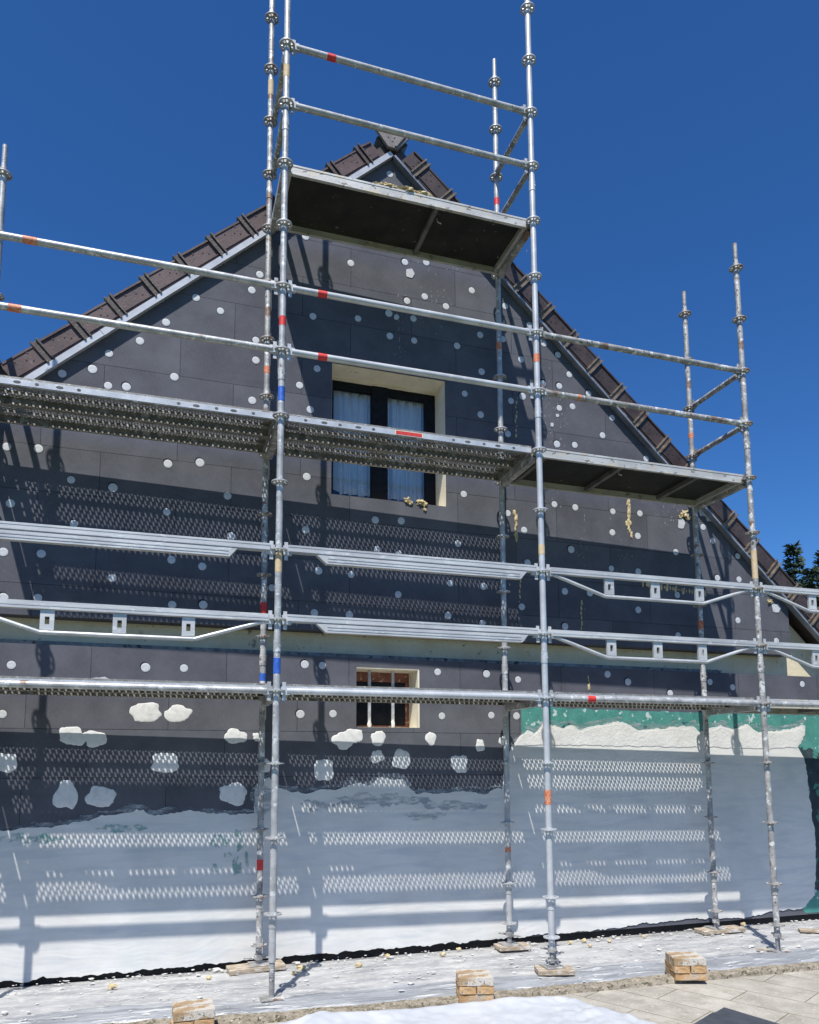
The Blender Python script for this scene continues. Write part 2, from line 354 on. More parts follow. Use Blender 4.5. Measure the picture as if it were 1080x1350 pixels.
UW = (.556, 1.612, 1.785, 2.975); LW = (.785, 1.345, -.198, .31)
ins = MB()
IT = .14
for (s0, s1, z0, z1) in ((EL, 5.405, .60, UW[2]), (EL, UW[0], UW[2], UW[3]), (UW[1], 5.405, UW[2], UW[3]), (EL, 5.405, UW[3], 6)):
    strip(ins, s0, s1, z0, z1, 0, IT, .01)
hp('upper_insulation', ins, M['ins'])
lo = MB()
for (s0, s1, z0, z1) in ((EL, ER, -1.992, LW[2]), (EL, LW[0], LW[2], LW[3]), (LW[1], ER, LW[2], LW[3]), (EL, ER, LW[3], .385)):
    lo.prism([(s0,z0),(s1,z0),(s1,z1),(s0,z1)], 0, IT)
hp('lower_insulation', lo, M['ins'])
ow = MB()
for (s0, s1, z0, z1) in ((EL, ER, -1.9, LW[2]), (EL, LW[0], LW[2], LW[3]), (LW[1], ER, LW[2], LW[3]), (EL, ER, LW[3], UW[2]), (EL, UW[0], UW[2], UW[3]), (UW[1], ER, UW[2], UW[3]), (EL, ER, UW[3], 6)):
    strip(ow, s0, s1, z0, z1, IT+.002, IT+.25, .02)
ow.box((EL,IT+.25,G),(EL+.3,9,.3)); ow.box((ER-.3,IT+.25,G),(ER,9,.3))
strip(ow, EL, ER, G, 6, 9, 9.25, .02)
hp('wall', ow, M['oldwall'])
pl = MB(); pl.box((EL+.01,.03,G-.05),(ER-.01,IT+.2,-1.9)); hp('plinth', pl, M['dark'])
# thin metal/wood starting strip under the bare band, with grime
st = MB(); st.box((EL,.115,.385),(4.62,.139,.43)); hp('band_edge_strip', st, mat('grimy_edge', (.16,.16,.15), (.34,.34,.32), 14, .8, 0, .5, 50, spots=[(20,.6,.04,(.05,.05,.05))])[0])

# roof: two slopes, dark tiles
PD = Vector((-SL, 1)).normalized()        # outward normal of the left slope in (s,z) is mirrored for the right
def slope_pt(side, along, perp):
    """side -1 left / +1 right; along = metres down from the apex; perp = metres above the trim line"""
    L_ = math.hypot(1, SL); return (AS+side*(along/L_)+side*perp*SL/L_, AZ-along*SL/L_+perp/L_)
LEN = 7.4
for side in (-1, 1):
    rf = MB(); poly = [slope_pt(side, .0-.0, .03), slope_pt(side, LEN, .03), slope_pt(side, LEN, .115), slope_pt(side, -.155*SL, .115)]
    poly[0] = (AS, AZ+.045); poly[3] = (AS, AZ+.115*math.hypot(1,SL)+0)
    rf.prism(poly, -.035, 9.6); hp('roof', rf, M['tile_dark'])
# ridge with its end cap
rg = MB(); P_ = [(-.05,.03),(.05,.03),(.150,.13),(.09,.185),(-.09,.185),(-.150,.13)]
rg.prism([(AS+a, AZ+b) for a, b in P_], -.05, 9.6); hp('ridge', rg, M['tile_dark'])
rc_ = MB(); rc_.prism([(AS-.05,AZ+.035),(AS+.045,AZ+.035),(AS+.155,AZ+.175),(AS-.175,AZ+.195)], -.085, -.052)
rc_.prism([(AS+.010,AZ+.045),(AS+.030,AZ+.045),(AS+.118,AZ+.178),(AS+.092,AZ+.180)], -.098, -.085)
for a, z in ((-.05,.13),(.01,.14),(-.01,.10)): rc_.tube((AS+a,-.085,AZ+z),(AS+a,-.09,AZ+z),.007)
hp('ridge_end_cap', rc_, mat('cap_tile', (.15,.13,.12), (.24,.21,.20), 9, .5, 0, .2, 50)[0], bevel=.004)
# verge tiles with raised joint bands
for side in (-1, 1):
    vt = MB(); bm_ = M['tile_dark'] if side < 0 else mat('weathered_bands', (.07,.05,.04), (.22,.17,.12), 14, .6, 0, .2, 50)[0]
    k0 = .26; pitch = .345; a = -.02; i = 0
    joints = [k0+pitch*q for q in range(21)]
    prev = .10
    for q, j in enumerate(joints):
        e0, e1 = prev, j
        sk = .006*(q % 2)
        lowp = .032 if side < 0 else .012; hi = .192
        # face plate, lipped at top and bottom
        vt.prism([slope_pt(side, e0, lowp), slope_pt(side, e1, lowp+.008), slope_pt(side, e1, hi+.006), slope_pt(side, e0, hi-.008)], -.062-sk, -.036)
        vt.prism([slope_pt(side, e0+.01, hi-.012), slope_pt(side, e1-.01, hi-.002), slope_pt(side, e1-.01, hi+.014), slope_pt(side, e0+.01, hi+.002)], -.074, .20)
        vt.prism([slope_pt(side, e0+.02, lowp+.018), slope_pt(side, e1-.02, lowp+.024), slope_pt(side, e1-.02, lowp+.03), slope_pt(side, e0+.02, lowp+.024)], -.070-sk, -.05)
        for hx, hz in ((.10,.07),(.14,.10),(.22,.13),(.10,.14)):
            c = slope_pt(side, e0+hx, lowp+hz); 
            jb_h = (c, sk)
            vt.tube((c[0], -.0625-sk, c[1]), (c[0], -.066-sk, c[1]), .006, n=8)
        # joint: three ribs running across and over the top
        jb = MB()
        for dx, w, pr in ((-.026,.014,.018),(0,.0395,.004),(.026,.014,.018)):
            jb.prism([slope_pt(side, j+dx-w/2, lowp-.008), slope_pt(side, j+dx+w/2, lowp-.008), slope_pt(side, j+dx+w/2, hi+.022+pr*.6), slope_pt(side, j+dx-w/2, hi+.022+pr*.6)], -.066-pr, -.04)
            jb.prism([slope_pt(side, j+dx-w/2, hi+.0), slope_pt(side, j+dx+w/2, hi+.0), slope_pt(side, j+dx+w/2, hi+.0215+pr*.6), slope_pt(side, j+dx-w/2, hi+.0215+pr*.6)], -.04, .22)
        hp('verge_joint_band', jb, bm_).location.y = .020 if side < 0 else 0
        prev = e1
    vo = hp('verge_tiles', vt, M['tile'] if side < 0 else mat('shaded_brown_tile', (.035,.024,.021), (.070,.048,.042), 9, .45, 0, .15, 60)[0])  # right verge: darker copy of the tile, with shade painted into it
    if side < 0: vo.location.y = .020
    tm = MB()
    tm.prism([slope_pt(side, -.0 if side < 0 else .03, -.012), slope_pt(side, LEN, -.012), slope_pt(side, LEN, .030 if side < 0 else .004), slope_pt(side, -.0 if side < 0 else .03, .030 if side < 0 else .004)], -.054 if side < 0 else -.07, -.001)
    tm.prism([slope_pt(side, .0 if side < 0 else .03, -.018), slope_pt(side, LEN, -.018), slope_pt(side, LEN, -.012), slope_pt(side, 0 if side < 0 else .03, -.012)], -.056 if side < 0 else -.072, -.03)
    for q in (1.3,3.2,5.1):
        tm.prism([slope_pt(side,q,-.020), slope_pt(side,q+.05,-.020), slope_pt(side,q+.05,.031 if side < 0 else .005), slope_pt(side,q,.031 if side < 0 else .005)], -.058 if side < 0 else -.074, -.02)
    hp('verge_trim', tm, M['trim'] if side < 0 else mat('trim_shaded', (.22,.235,.26), (.34,.36,.39), 8, .35, .4)[0])  # right trim carries its shade as a darker blue-grey colour

# ---- upper window
wd = MB(); s0, s1, z0, z1 = UW; D = .262
wd.box((s0-.06,D,z0-.05),(s0+.075,D+.06,z1+.05)); 
xR = W(561,560,D)[0]; xm0 = W(490,560,D)[0]; xm1 = W(511,560,D)[0]
wd.box((xR,D+.001,z0-.05),(s1+.06,D+.061,z1+.05)); wd.box((xm0,D-.012,z0-.05),(xm1,D+.05,z1+.05))
wd.box((s0-.06,D+.002,z1-.085),(s1+.06,D+.058,z1+.05)); wd.box((s0-.06,D+.003,z0-.05),(s1+.06,D+.057,z0+.10))
UWf = hp('window', wd, M['frame'], bevel=.004)
rv = MB()
rv.box((s0+.003,.012,z1-.004),(s1-.003,D-.001,z1+.0)); rv.box((s1-.004,.0125,z0-.0),(s1,D-.002,z1-.0045)); rv.box((s0,.0125,z0-.0),(s0+.004,D-.002,z1-.0045))
rv.box((s0+.0045,.03,z0-.002),(s1-.0045,D-.003,z0+.004))
rv.box((s0+.001,D-.035,z1-.018),(s1-.001,D-.0015,z1-.001))
rvo = rv.build('window_reveal', M['reveal'], UWf)
ga = MB(); 
for a, b_ in ((s0+.07, xm0+.01), (xm1-.01, xR+.01)):
    g = MB(); g.box((a,D+.02,z0+.09),(b_,D+.026,z1-.08)); g.build('pane', M['glass'], UWf)
cu = MB(); n = 260
for i in range(n+1):
    s = s0-.05+(s1-s0+.1)*i/n; dd = D+.075+.018*math.sin(s*62+2*math.sin(s*9))+.008*math.sin(s*150)
    mid = (xm0+xm1)/2; q = abs(((s-s0)/(mid-s0) if s < mid else (s1-s)/(s1-mid)))
    lowz = z0+.14+ .09*max(0, 1-q*3.2)
    cu.v += [(s, dd, lowz), (s, dd+.006, z0+.75), (s, dd, z1+.04)]
for i in range(n):
    for k in (0,1): a = i*3+k; cu.f.append((a, a+3, a+4, a+1))
cu.build('curtain', M['curtain'], UWf, smooth=True)
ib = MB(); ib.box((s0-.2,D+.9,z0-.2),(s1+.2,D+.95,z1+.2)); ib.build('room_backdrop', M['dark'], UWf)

# ---- lower window with bars
s0, s1, z0, z1 = LW; D = .25
fr_ = MB()
fr_.box((s0-.03,D,z1-.095),(s1+.03,D+.05,z1+.03)); fr_.box((s1-.045,D+.001,z0-.03),(s1+.03,D+.049,z1-.094)); fr_.box((s0-.03,D+.001,z0-.03),(s0+.05,D+.049,z1-.094)); fr_.box((s0+.05,D+.002,z0-.03),(s1-.045,D+.048,z0+.03))
LWf = hp('barred_window', fr_, M['redwood'], bevel=.003)
g = MB(); g.box((s0+.049,D+.02,z0+.02),(s1-.044,D+.025,z1-.09)); g.build('pane', mat('dusty_dark_glass', (.006,.008,.014), (.016,.019,.028), 9, .5, spec=.2)[0], LWf)
rv = MB(); rv.box((s0+.003,.004,z1-.012),(s1-.003,D-.002,z1)); rv.box((s1-.014,.0045,z0),(s1,D-.003,z1-.0125)); rv.box((s0,.0205,z0),(s0+.004,D-.003,z1-.0125)); rv.box((s0+.0045,.03,z0-.002),(s1-.0145,D-.004,z0+.003))
rv.build('window_reveal', M['reveal'], LWf)
for u in (487, 518):
    s, _ = W(u, 930, .12); bb = MB()
    bb.box((s-.011,.11,z0+.001),(s+.011,.13,z1-.001)); bb.build('window_bar', M['iron'], LWf)
    bb = MB(); bb.lump((s,.115,z0+.03), .02, u, 2, (.8,.6,2.2)); bb.build('mortar_blob', M['dab'], LWf, smooth=True)
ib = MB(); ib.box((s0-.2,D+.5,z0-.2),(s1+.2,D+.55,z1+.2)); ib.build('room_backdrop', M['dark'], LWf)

# ---- fixing caps (seen positions on the gable)
CAPS = [(258.5,392.5),(342.6,362),(332,382.6),(290.7,410),(219,425),(184.5,449.6),(143.7,466),(122,486.7),(230,497),(142.6,508.5),(166.7,510),(337.4,448.5),(337.4,475),(332.6,528),(82,492.6),(395,508),(9,589),(50.7,591.5),(93.7,632.6),(149,643),(221.5,611.5),(263.7,610),(300,653.7),(13.7,663.7),(220,675),(97.4,690.7),(138,703),(304.4,707),(4.4,727.8),(54.4,730),(226,738),(266.7,746.7),(148,762),(4.4,788),(50,788),(227,797.4),(268,797.4),(358.5,775),
(15,876.7),(192,880),(242.6,881),(3,941.5),(396,941.5),(514,229.6),(403,312),(462.6,347),(534,345.6),(562,346),(622,383),(560,391),(536.7,396.7),(588,404),(512.6,413),(545,420),(412.6,417),(472,420),(514,443),(546,449),(602.6,456),(633,441.5),(635,490),(612.6,519),(633.7,546.7),(418,486),(409,540),(404.4,628.5),(611.5,651.5),(494.8,685.6),(529,686.7),(403,698.5),(603.7,716.7),(497,724),(526,730),(666,403.7),(698,428.5),(663,447),(687,474),(673.7,528.5),(689,522.6),(669.6,572),(691,699),(669.6,676.7),(695.5,742),(731,665),
(717,453),(735.6,467.8),(750.7,493.7),(737.4,509),(716,505.6),(737.4,538),(754.8,536),(807,551),(776,519),(794.4,574),(734.4,585.6),(757.8,586.7),(851.9,604.8),(758.5,669),(808,674.4),(843.7,677),(807.4,702),(841,706.7),(753,724.4),(806,749.6),(841.5,753.7),(891,728),(927,695),(939.6,713),(972.6,733),(946,762),(974.4,764),(973,818),(1023.7,845),(744.8,779.6),(777.8,781.5),(893,784.4),(841.5,804),(745,826),(894,837.8),(688,800),(683,896),(801,889),(828,899),(883.7,914),(936,899),(966,906),(1057.8,902),(681,944),
(420,752.6),(463,757.4),(525,783.7),(593.7,769),(637.4,773),(414.4,808),(460.7,810.7),(590.7,811.5),(636,821.5),(401.9,876),(425,877.4),(577,886),(641.5,888.5),(439,941),(582.6,944),(647.8,943)]
def cap_geo(k, deep, seed):
    """cap over an offset dark disc that paints the recess shade: (verts, faces, number of rim faces)"""
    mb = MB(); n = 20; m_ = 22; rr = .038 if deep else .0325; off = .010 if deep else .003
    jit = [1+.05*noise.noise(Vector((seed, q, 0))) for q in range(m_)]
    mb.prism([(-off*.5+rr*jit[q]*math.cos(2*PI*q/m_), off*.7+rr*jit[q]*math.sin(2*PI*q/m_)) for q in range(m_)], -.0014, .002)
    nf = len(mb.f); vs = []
    prof = [(.033,-.001),(.033,-.0024),(.031,-.0030),(.018,-.0031),(.004,-.0031)]
    for r, y in prof: vs += [(k*r*math.cos(2*PI*i/n), y, k*r*math.sin(2*PI*i/n)) for i in range(n)]
    vs.append((0,-.0031,0)); fs = []
    for q in range(len(prof)-1): fs += [(q*n+i, q*n+(i+1) % n, (q+1)*n+(i+1) % n, (q+1)*n+i) for i in range(n)]
    fs += [((len(prof)-1)*n+i, (len(prof)-1)*n+(i+1) % n, len(vs)-1) for i in range(n)]
    mb.add(vs, fs); return mb, nf
CAPME = []
for v_ in range(6):
    mb, nf = cap_geo(.9+.03*v_, v_ > 3, v_); me = mb.mesh('fixing_cap', M['cap'], True); me.materials.append(M['hole_shade'])
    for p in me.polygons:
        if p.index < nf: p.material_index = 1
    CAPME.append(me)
rest = MB(); restf = []
CAPS.sort(key=lambda c: math.hypot(c[0]-400, c[1]-850))
for i, (u, v) in enumerate(CAPS):
    s, z = W(u, v); kk = (4+i % 2) if (i % 5 == 0 or (u, v) == (192,880)) else i % 4
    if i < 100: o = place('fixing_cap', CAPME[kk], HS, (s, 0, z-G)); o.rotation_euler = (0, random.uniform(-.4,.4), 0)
    else:
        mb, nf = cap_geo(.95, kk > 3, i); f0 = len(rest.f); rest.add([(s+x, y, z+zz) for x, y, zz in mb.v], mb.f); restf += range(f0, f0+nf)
o = hp('fixing_caps', rest, M['cap'], True); o['kind'] = 'stuff'; o.data.materials.append(M['hole_shade'])
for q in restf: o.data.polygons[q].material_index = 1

# ---- polygons with ragged edges
def ragged(pts, amp, step=.03, seed=0, fixed=()):
    out = []; n = len(pts)
    for i in range(n):
        a = Vector(pts[i]); b_ = Vector(pts[(i+1) % n]); L_ = (b_-a).length; k = max(1, int(L_/step))
        nn = Vector((-(b_-a).y, (b_-a).x)).normalized()
        for j in range(k):
            p = a.lerp(b_, j/k)
            if i not in fixed:
                p = p+nn*amp*(noise.noise(Vector((p.x*9, p.y*9, seed)))*1.2+noise.noise(Vector((p.x*35, p.y*35, seed)))*.7)
            out.append((p.x, p.y))
    return out
def WP(L_): return [W(u, v) for u, v in L_]
# green primed field at right
g = MB(); gp = WP([(688,932),(760,934),(860,938),(1000,941),(1100,944)])
gp += [(ER-.01, gp[-1][1]), (ER-.01,-1.98), W(1062,1204), W(1040,1180), W(700,1190), W(686,1100)]
g.prism(ragged(gp, .010, .04, 3, (4,5,6)), -.0022, .001); hp('green_primer', g, M['green'])
dk = MB(); dp = WP([(1053,986),(1085,990),(1095,1040),(1092,1140),(1086,1175),(1074,1172),(1074,1120),(1068,1050),(1060,1010)])
dk.prism(ragged(dp, .03, .03, 5), -.0040, .001); hp('dark_patch', dk, mat('bare_graphite', (.012,.028,.040), (.035,.055,.065), 9, .8, spots=[(7,.60,.03,(.05,.22,.18))])[0])
ct = MB()
top = [(-40,1098),(0,1097),(50,1090),(90,1088),(130,1078),(165,1070),(180,1068),(200,1074),(250,1070),(300,1074),(334,1072),(336,1040),(343,1026),(356,1024),(366,1040),(400,1047),(420,1042),(445,1040),(470,1032),(485,1036),(500,1026),(530,1028),(548,1047),(600,1044),(640,1046),(661,1040),(668,1004),(674,984),(684,975),(696,962),(704,968),(716,954),(740,960),(752,956),(762,962),(800,954),(820,952),(840,962),(880,960),(915,958),(922,966),(950,956),(965,962),(985,955),(1000,966),(1040,962),(1060,956),(1061,970),(1052,985),(1060,1000),(1066,1050),(1075,1110),(1074,1180),(1060,1196)]
bot = [(1020,1203),(980,1212),(900,1213),(800,1226),(700,1235),(600,1244),(480,1254),(344,1265),(200,1283),(80,1294),(0,1300),(-40,1303)]
cp = WP(top)+[(s, max(z+.008, -2.012)) for s, z in WP(bot)]
cp[0] = (-3.9, cp[0][1]-.05); cp[-1] = (-3.9, -2.008)
ct.prism(ragged(cp, .017, .022, 1, (0,len(cp)-1)), -.0075, .0005)
hp('base_coat', ct, M['coat'])
# thin feathered smear where the coat runs out over the boards
fe = MB(); tp = WP([(u, v-7) for u, v in top[:48]]); lw = WP([(u, v+14) for u, v in top[:48]])[::-1]
fe.prism(ragged(tp+lw, .028, .03, 21), -.0030, .0004); hp('thin_coat_edge', fe, M['thin'])
# sunlit strip above the deck's shadow edge, painted as a whiter raised band
wb = MB(); lowb = [(1050,985),(1000,987),(940,985),(900,985),(860,984),(800,983),(740,982),(700,982),(678,985)]
wp_ = WP([(681,978),(694,964),(704,970),(716,957),(740,962),(752,959),(762,965),(800,956),(820,955),(840,965),(880,962),(915,961),(922,969),(950,959),(965,964),(985,958),(1000,968),(1040,965),(1057,959),(1058,970)])+WP(lowb)
wb.prism(ragged(wp_, .010, .02, 2), -.0115, -.006); hp('sunlit_coat_band', wb, M['coat_white'])
# thinner streaks and green smears on the coat
for (u, v, w, h, sd) in ((500,1055,130,16,1),(600,1062,90,12,2),(430,1062,70,10,3),(560,1075,60,9,9),(345,1055,30,40,4)):
    sm = MB(); sm.prism(ragged(WP([(u-w/2,v-h*.3),(u-w*.2,v-h/2),(u+w*.25,v-h*.45),(u+w/2,v-h*.2),(u+w*.45,v+h*.35),(u+w*.1,v+h*.45),(u-w*.3,v+h*.5)]), .03, .03, sd), -.0086-.0004*sd, -.006); hp('thin_coat_streak', sm, M['thin'])
for (u, v, w, h, sd) in ((40,1106,90,14,1),(160,1092,70,10,2),(290,1110,26,22,3),(315,1108,14,30,4),(285,1144,16,14,5),(312,1140,12,24,6),(326,1135,8,26,7),(300,1128,12,10,8)):
    gs = MB(); gs.prism(ragged(WP([(u-w/2,v+h*.1),(u-w*.3,v-h/2),(u+w*.25,v-h*.45),(u+w/2,v-h*.1),(u+w*.35,v+h*.35),(u-w*.1,v+h*.5)]), .022, .02, sd+10), -.0088-.0003*sd, -.006); hp('green_smear', gs, M['smear'])
# skirt of loose edge scraps above the coat at left
# plaster dabs
DABS = [(192.6,940,36,23),(236,941,30,20),(92.6,971,28,24),(125,974,28,20),(311,971,28,19),(339,971,12,11),(218,1005.5,33,26),(3,1005,30,22),(86.7,1049,26,31),(134,1051,34,25),(307.4,1047,33,26),
(451,976,24,24),(468,971,22,20),(498.5,974,20,22),(567.4,973,15,18),(633,981.5,14,18),(498.5,996.7,18,17),(529,1000.7,24,26),(606,1006.7,25,28),(426.7,1016,26,26),(662,977,10,12),(350,1010,14,18)]
for i, (u, v, w, h) in enumerate(DABS):
    s, z = W(u, v); sx = w/2/160; sz = h/2/160; mb = MB(); n = 34; rings = [(1,0),(.98,-.0012),(.88,-.0025),(.5,-.0035),(.2,-.004)]
    vs = []
    for ri, (r, y) in enumerate(rings):
        for k in range(n):
            t = 2*PI*k/n; c, q = math.cos(t), math.sin(t)
            rr = r*(1+.42*noise.noise(Vector((c*1.1, q*1.1, i*2.3)))+(.10*noise.noise(Vector((c*3.5, q*3.5, i)))+.04*noise.noise(Vector((c*11, q*11, i))) if ri < 3 else 0))
            pw = .85
            x_ = math.copysign(abs(c)**pw, c); z_ = math.copysign(abs(q)**pw, q)
            vs.append((s+sx*rr*x_, y-(.002*noise.noise(Vector((x_*2*r, z_*2*r, i*1.1))) if ri else 0), z+sz*rr*z_))
    vs.append((s, -.004, z)); fs = []
    for k in range(len(rings)-1): fs += [(k*n+a, k*n+(a+1) % n, (k+1)*n+(a+1) % n, (k+1)*n+a) for a in range(n)]
    fs += [((len(rings)-1)*n+a, (len(rings)-1)*n+(a+1) % n, len(vs)-1) for a in range(n)]
    mb.add(vs, fs); hp('plaster_dab', mb, M['dab'], True)
# foam squeezed out of joints, patches and torn spots
fm = MB()
def foam_line(u0, v0, u1, v1, n, r, sd):
    for i in range(n):
        t = i/(n-1); s, z = W(u0+(u1-u0)*t, v0+(v1-v0)*t)
        fm.lump((s+random.gauss(0,.005), -.003, z), r*random.uniform(.6,2.0), sd+i, 2, (.8,.4,1.9), .8)
foam_line(679,676,681,712,11,.012,1); foam_line(828,655,830,690,13,.011,30); foam_line(826,690,834,706,6,.008,31)
foam_line(681,525,680,574,9,.007,50); foam_line(767,795,766,835,7,.007,60); foam_line(848,770,930,783,24,.010,70); foam_line(776,893,777,905,4,.008,99); foam_line(688,745,684,800,9,.007,120)
for (u, v, r) in ((537,660,.02),(541,663,.014),(553,662,.022),(559,665,.018),(560,672,.01),(902,677,.026),(906,682,.02),(897,681,.016),(1015,793,.02)):
    s, z = W(u, v); fm.lump((s,-.008,z), r, u, 3, (1.2,.5,1.0), 1.3)
hp('foam_beads', fm, M['foam'], True)
for (u, v, w, h) in ((541,360,10,12),(898,690,9,14),(930,676,18,10),(940,684,20,8),(1024,802,12,12),(523,418,6,6),(133,896,26,5),(737,640,6,5),(728,560,5,5),(735,548,4,4)):
    wh = MB(); wh.prism(ragged(WP([(u-w/2,v-h*.4),(u+w*.2,v-h/2),(u+w/2,v),(u+w*.2,v+h/2),(u-w*.4,v+h*.4)]), .010, .012, u), -.0045, .001); hp('torn_patch', wh, M['cap'])
# adhesive scrape streaks on the boards
sp = MB(); rs = random.Random(3)
for (cu_, cv_, du, dv, n) in ((527,440,8,50,26),(575,400,14,40,40),(735,570,16,60,60),(768,745,6,60,24),(820,740,20,70,36),(725,640,25,40,24),(885,680,16,22,22),(600,350,50,30,20),(720,545,9,40,26)):
    for i in range(n):
        u = cu_+rs.gauss(0,du*.6); v = cv_+rs.gauss(0,dv*.5); s, z = W(u, v); h = rs.uniform(.003,.03); w = rs.uniform(.0015,.004)
        sp.prism([(s-w,z-h*.5),(s+w*.4,z-h*.3),(s+w,z+h*.4),(s-w*.3,z+h*.5)], -.0012, .001)
hp('scrape_marks', sp, mat('scrape_grey', (.20,.20,.20), (.36,.36,.36), 30, .9)[0])

# ------------------------------------------------------------------ scaffold
SF = empty('scaffold', (0,0,G)); tag(SF, 'galvanised steel ring scaffold of tubes, rails and standards in front of the gable', 'scaffold')
def sp_(name, mb, m=None, smooth=True, bevel=0, parent=None):
    if parent: return mb.build(name, m, parent, (0,0,0), smooth, bevel)
    return mb.build(name, m or M['galv'], SF, (0,0,-G), smooth, bevel)
R_ = .0242
rb = MB(); rb.ring((0,0,0), .046, .061, .009, 28); rb.ring((0,0,.001), .0245, .0325, .022, 20)
for k in range(8):
    t = 2*PI*(k+.5)/8; rb.bar((.030*math.cos(t),.030*math.sin(t),0),(.050*math.cos(t),.050*math.sin(t),0),.010 if k % 2 else .017,.0074)
ROS = {k: rb.mesh('rosette', M[k], True) for k in ('galv','galv_worn','galv_new')}
tapes = {}
def standard(x, y, z0, z1, base, spigot=False, m='galv', nb=True, lean=(0,0)):
    mb = MB(); zs = z0
    cuts = [z for z in (-1.5, .36, 2.36, 4.36) if z0 < z < z1]
    pts = [z0]+cuts+[z1]
    for a, b_ in zip(pts, pts[1:]): mb.tube((0,0,a-G),(0,0,b_-G-.002),R_,n=18)
    for c in cuts: mb.tube((0,0,c-.09-G),(0,0,c-.002-G),R_+.0032,n=18); mb.tube((R_*.6,-.03,c-.05-G),(-R_*.4,.03,c-.05-G),.006,n=8)
    if spigot: mb.tube((0,0,z1-G-.004),(0,0,z1+.18-G),.0192,n=16)
    o = mb.build('standard', M[m], SF, (x,y,0), True)
    o.rotation_euler = (lean[1], lean[0], 0)
    k = math.ceil((z0+.05)/.5)
    while k*.5 < z1+.01:
        place('rosette', ROS[m], o, (0,0,k*.5-G), random.uniform(-.06,.06)); k += 1
    # base jack
    j = MB(); bz = base-G
    j.box((-.075,-.075,bz),(.075,.075,bz+.006)); j.tube((0,0,bz+.005),(0,0,z0-G+.05),.0182,n=12)
    zz = z0-G
    while zz > bz+.02: j.ring((0,0,zz),.0180,.0198,.004,12); zz -= .011
    if nb:
        j.tube((0,0,z0-G-.035),(0,0,z0-G+.004),.032,n=14)
        a = random.uniform(-.3,.3)+x; c_, s_ = math.cos(a), math.sin(a)
        j.path([(-.11*c_,-.11*s_,z0-G-.02),(.11*c_,.11*s_,z0-G-.026)], .0075)
        place('collar_rosette', ROS[m], o, (0,0,z0+.07-G), .2)
    j.build('base_jack', M['galv_worn'], o, smooth=True)
    return o
ST = {}
ST['D'] = standard(-BAY, 0, -1.80, 4.0, G+.02, True, 'galv')
ST['Di'] = standard(-BAY+.02, DEP, -1.88, 4.06, G+.05, True, 'galv')
ST['F'] = standard(-2*BAY, 0, -1.80, 2.0, G+.02, True, 'galv'); ST['Fi'] = standard(-2*BAY, DEP, -1.88, 2.0, G+.05, True, 'galv')
ST['A'] = standard(0, 0, -1.81, 6.2, G+.012, False, 'galv', False)
ST['Ai'] = standard(0, DEP, -1.93, 6.6, G+.05, False, 'galv_worn', True, (-.0045,0))
ST['B'] = standard(BAY, 0, -1.86, 6.2, G+.05, False, 'galv_new')
ST['Bi'] = standard(BAY, DEP, -1.90, 6.06, G+.05, True, 'galv', True, (.0025,0))
ST['C'] = standard(2*BAY, 0, -1.90, 4.06, G+.012, True, 'galv_worn', True, (-.002,0))
ST['Ci'] = standard(2*BAY, DEP, -1.92, 4.06, G+.05, True, 'galv_worn')
ST['E'] = standard(3*BAY, 0, -1.90, 1.6, G+.012, True, 'galv'); ST['Ei'] = standard(3*BAY, DEP, -1.92, 1.6, G+.05, True, 'galv')
# thickened sleeve and loose wing nuts at the second outer foot
j = MB()
for zz in (-1.95, -2.0+.012): j.ring((0,0,zz-G), .034, .048, .007, 18); j.path([(-.05,-.01,zz-G+.004),(.05,.012,zz-G-.003)], .006)
j.build('loose_wing_nuts', M['galv_worn'], ST['B'], smooth=True)
# coloured tape bands
def tape(key, v, h, m, ux=0):
    o = ST[key]; x, y = o.location.x, o.location.y
    # height on the standard seen at image row v
    lo_, hi_ = -2.0, 7.0
    for _ in range(40):
        mid = (lo_+hi_)/2; P = Vector((x,y,mid))-CP; vv = CY-F_*P.dot(UP)/P.dot(fw)
        if vv > v: lo_ = mid
        else: hi_ = mid
    t = MB(); t.tube((0,0,lo_-h/2-G),(0,0,lo_+h/2-G),R_+.0012,n=18); t.build('tape_band', M[m], o, smooth=True)
for a in (('A',424,.07,'red'),('A',520,.11,'blue'),('A',878,.11,'blue'),('A',742,.14,'tan'),('A',95,.10,'tan'),('Ai',489,.06,'orange'),('Ai',803,.10,'red'),('Ai',893,.06,'blue'),('Ai',1140,.08,'red'),('Ai',118,.14,'tan'),
          ('B',473,.07,'orange'),('B',1051,.11,'orange'),('B',725,.08,'tan'),('Bi',266,.07,'red'),('Bi',457,.07,'orange'),('Bi',1120,.04,'orange'),('Ci',575,.05,'orange'),('Ci',824,.08,'orange'),('C',745,.25,'tan')): tape(*a)

def head(mb, p, d, sc=1):
    """ledger head gripping a rosette at p, ledger running in direction d"""
    p = Vector(p); d = Vector(d)
    mb.bar(p+d*.030-Vector((0,0,0)), p+d*.092, .030, .055*sc)
    mb.bar(p+d*.052+Vector((0,0,.062)), p+d*.052-Vector((0,0,.07)), .006, .026, upv=d)
def ledger(p, q, name='ledger', m='galv', r=R_):
    p = Vector(p); q = Vector(q); d = (q-p).normalized(); mb = MB()
    mb.tube(p+d*.07, q-d*.07, r, n=18); head(mb, p, d); head(mb, q, -d)
    return sp_(name, mb, M[m])
def bearer(x, z, off=0):
    mb = MB(); y0, y1 = .06, DEP-.06
    mb.box((x-.024,y0,z-.052),(x-.019,y1,z+.0)); mb.box((x+.019,y0,z-.0525),(x+.024,y1,z)); mb.box((x-.024,y0+.001,z-.056),(x+.024,y1-.001,z-.0522))
    head(mb, (x,0,z), (0,1,0)); head(mb, (x,DEP,z), (0,-1,0))
    sp_('deck_bearer', mb, M['galv_worn'], False)
for x in (-2*BAY,-BAY, 0, BAY, 2*BAY, 3*BAY): bearer(x, 0)
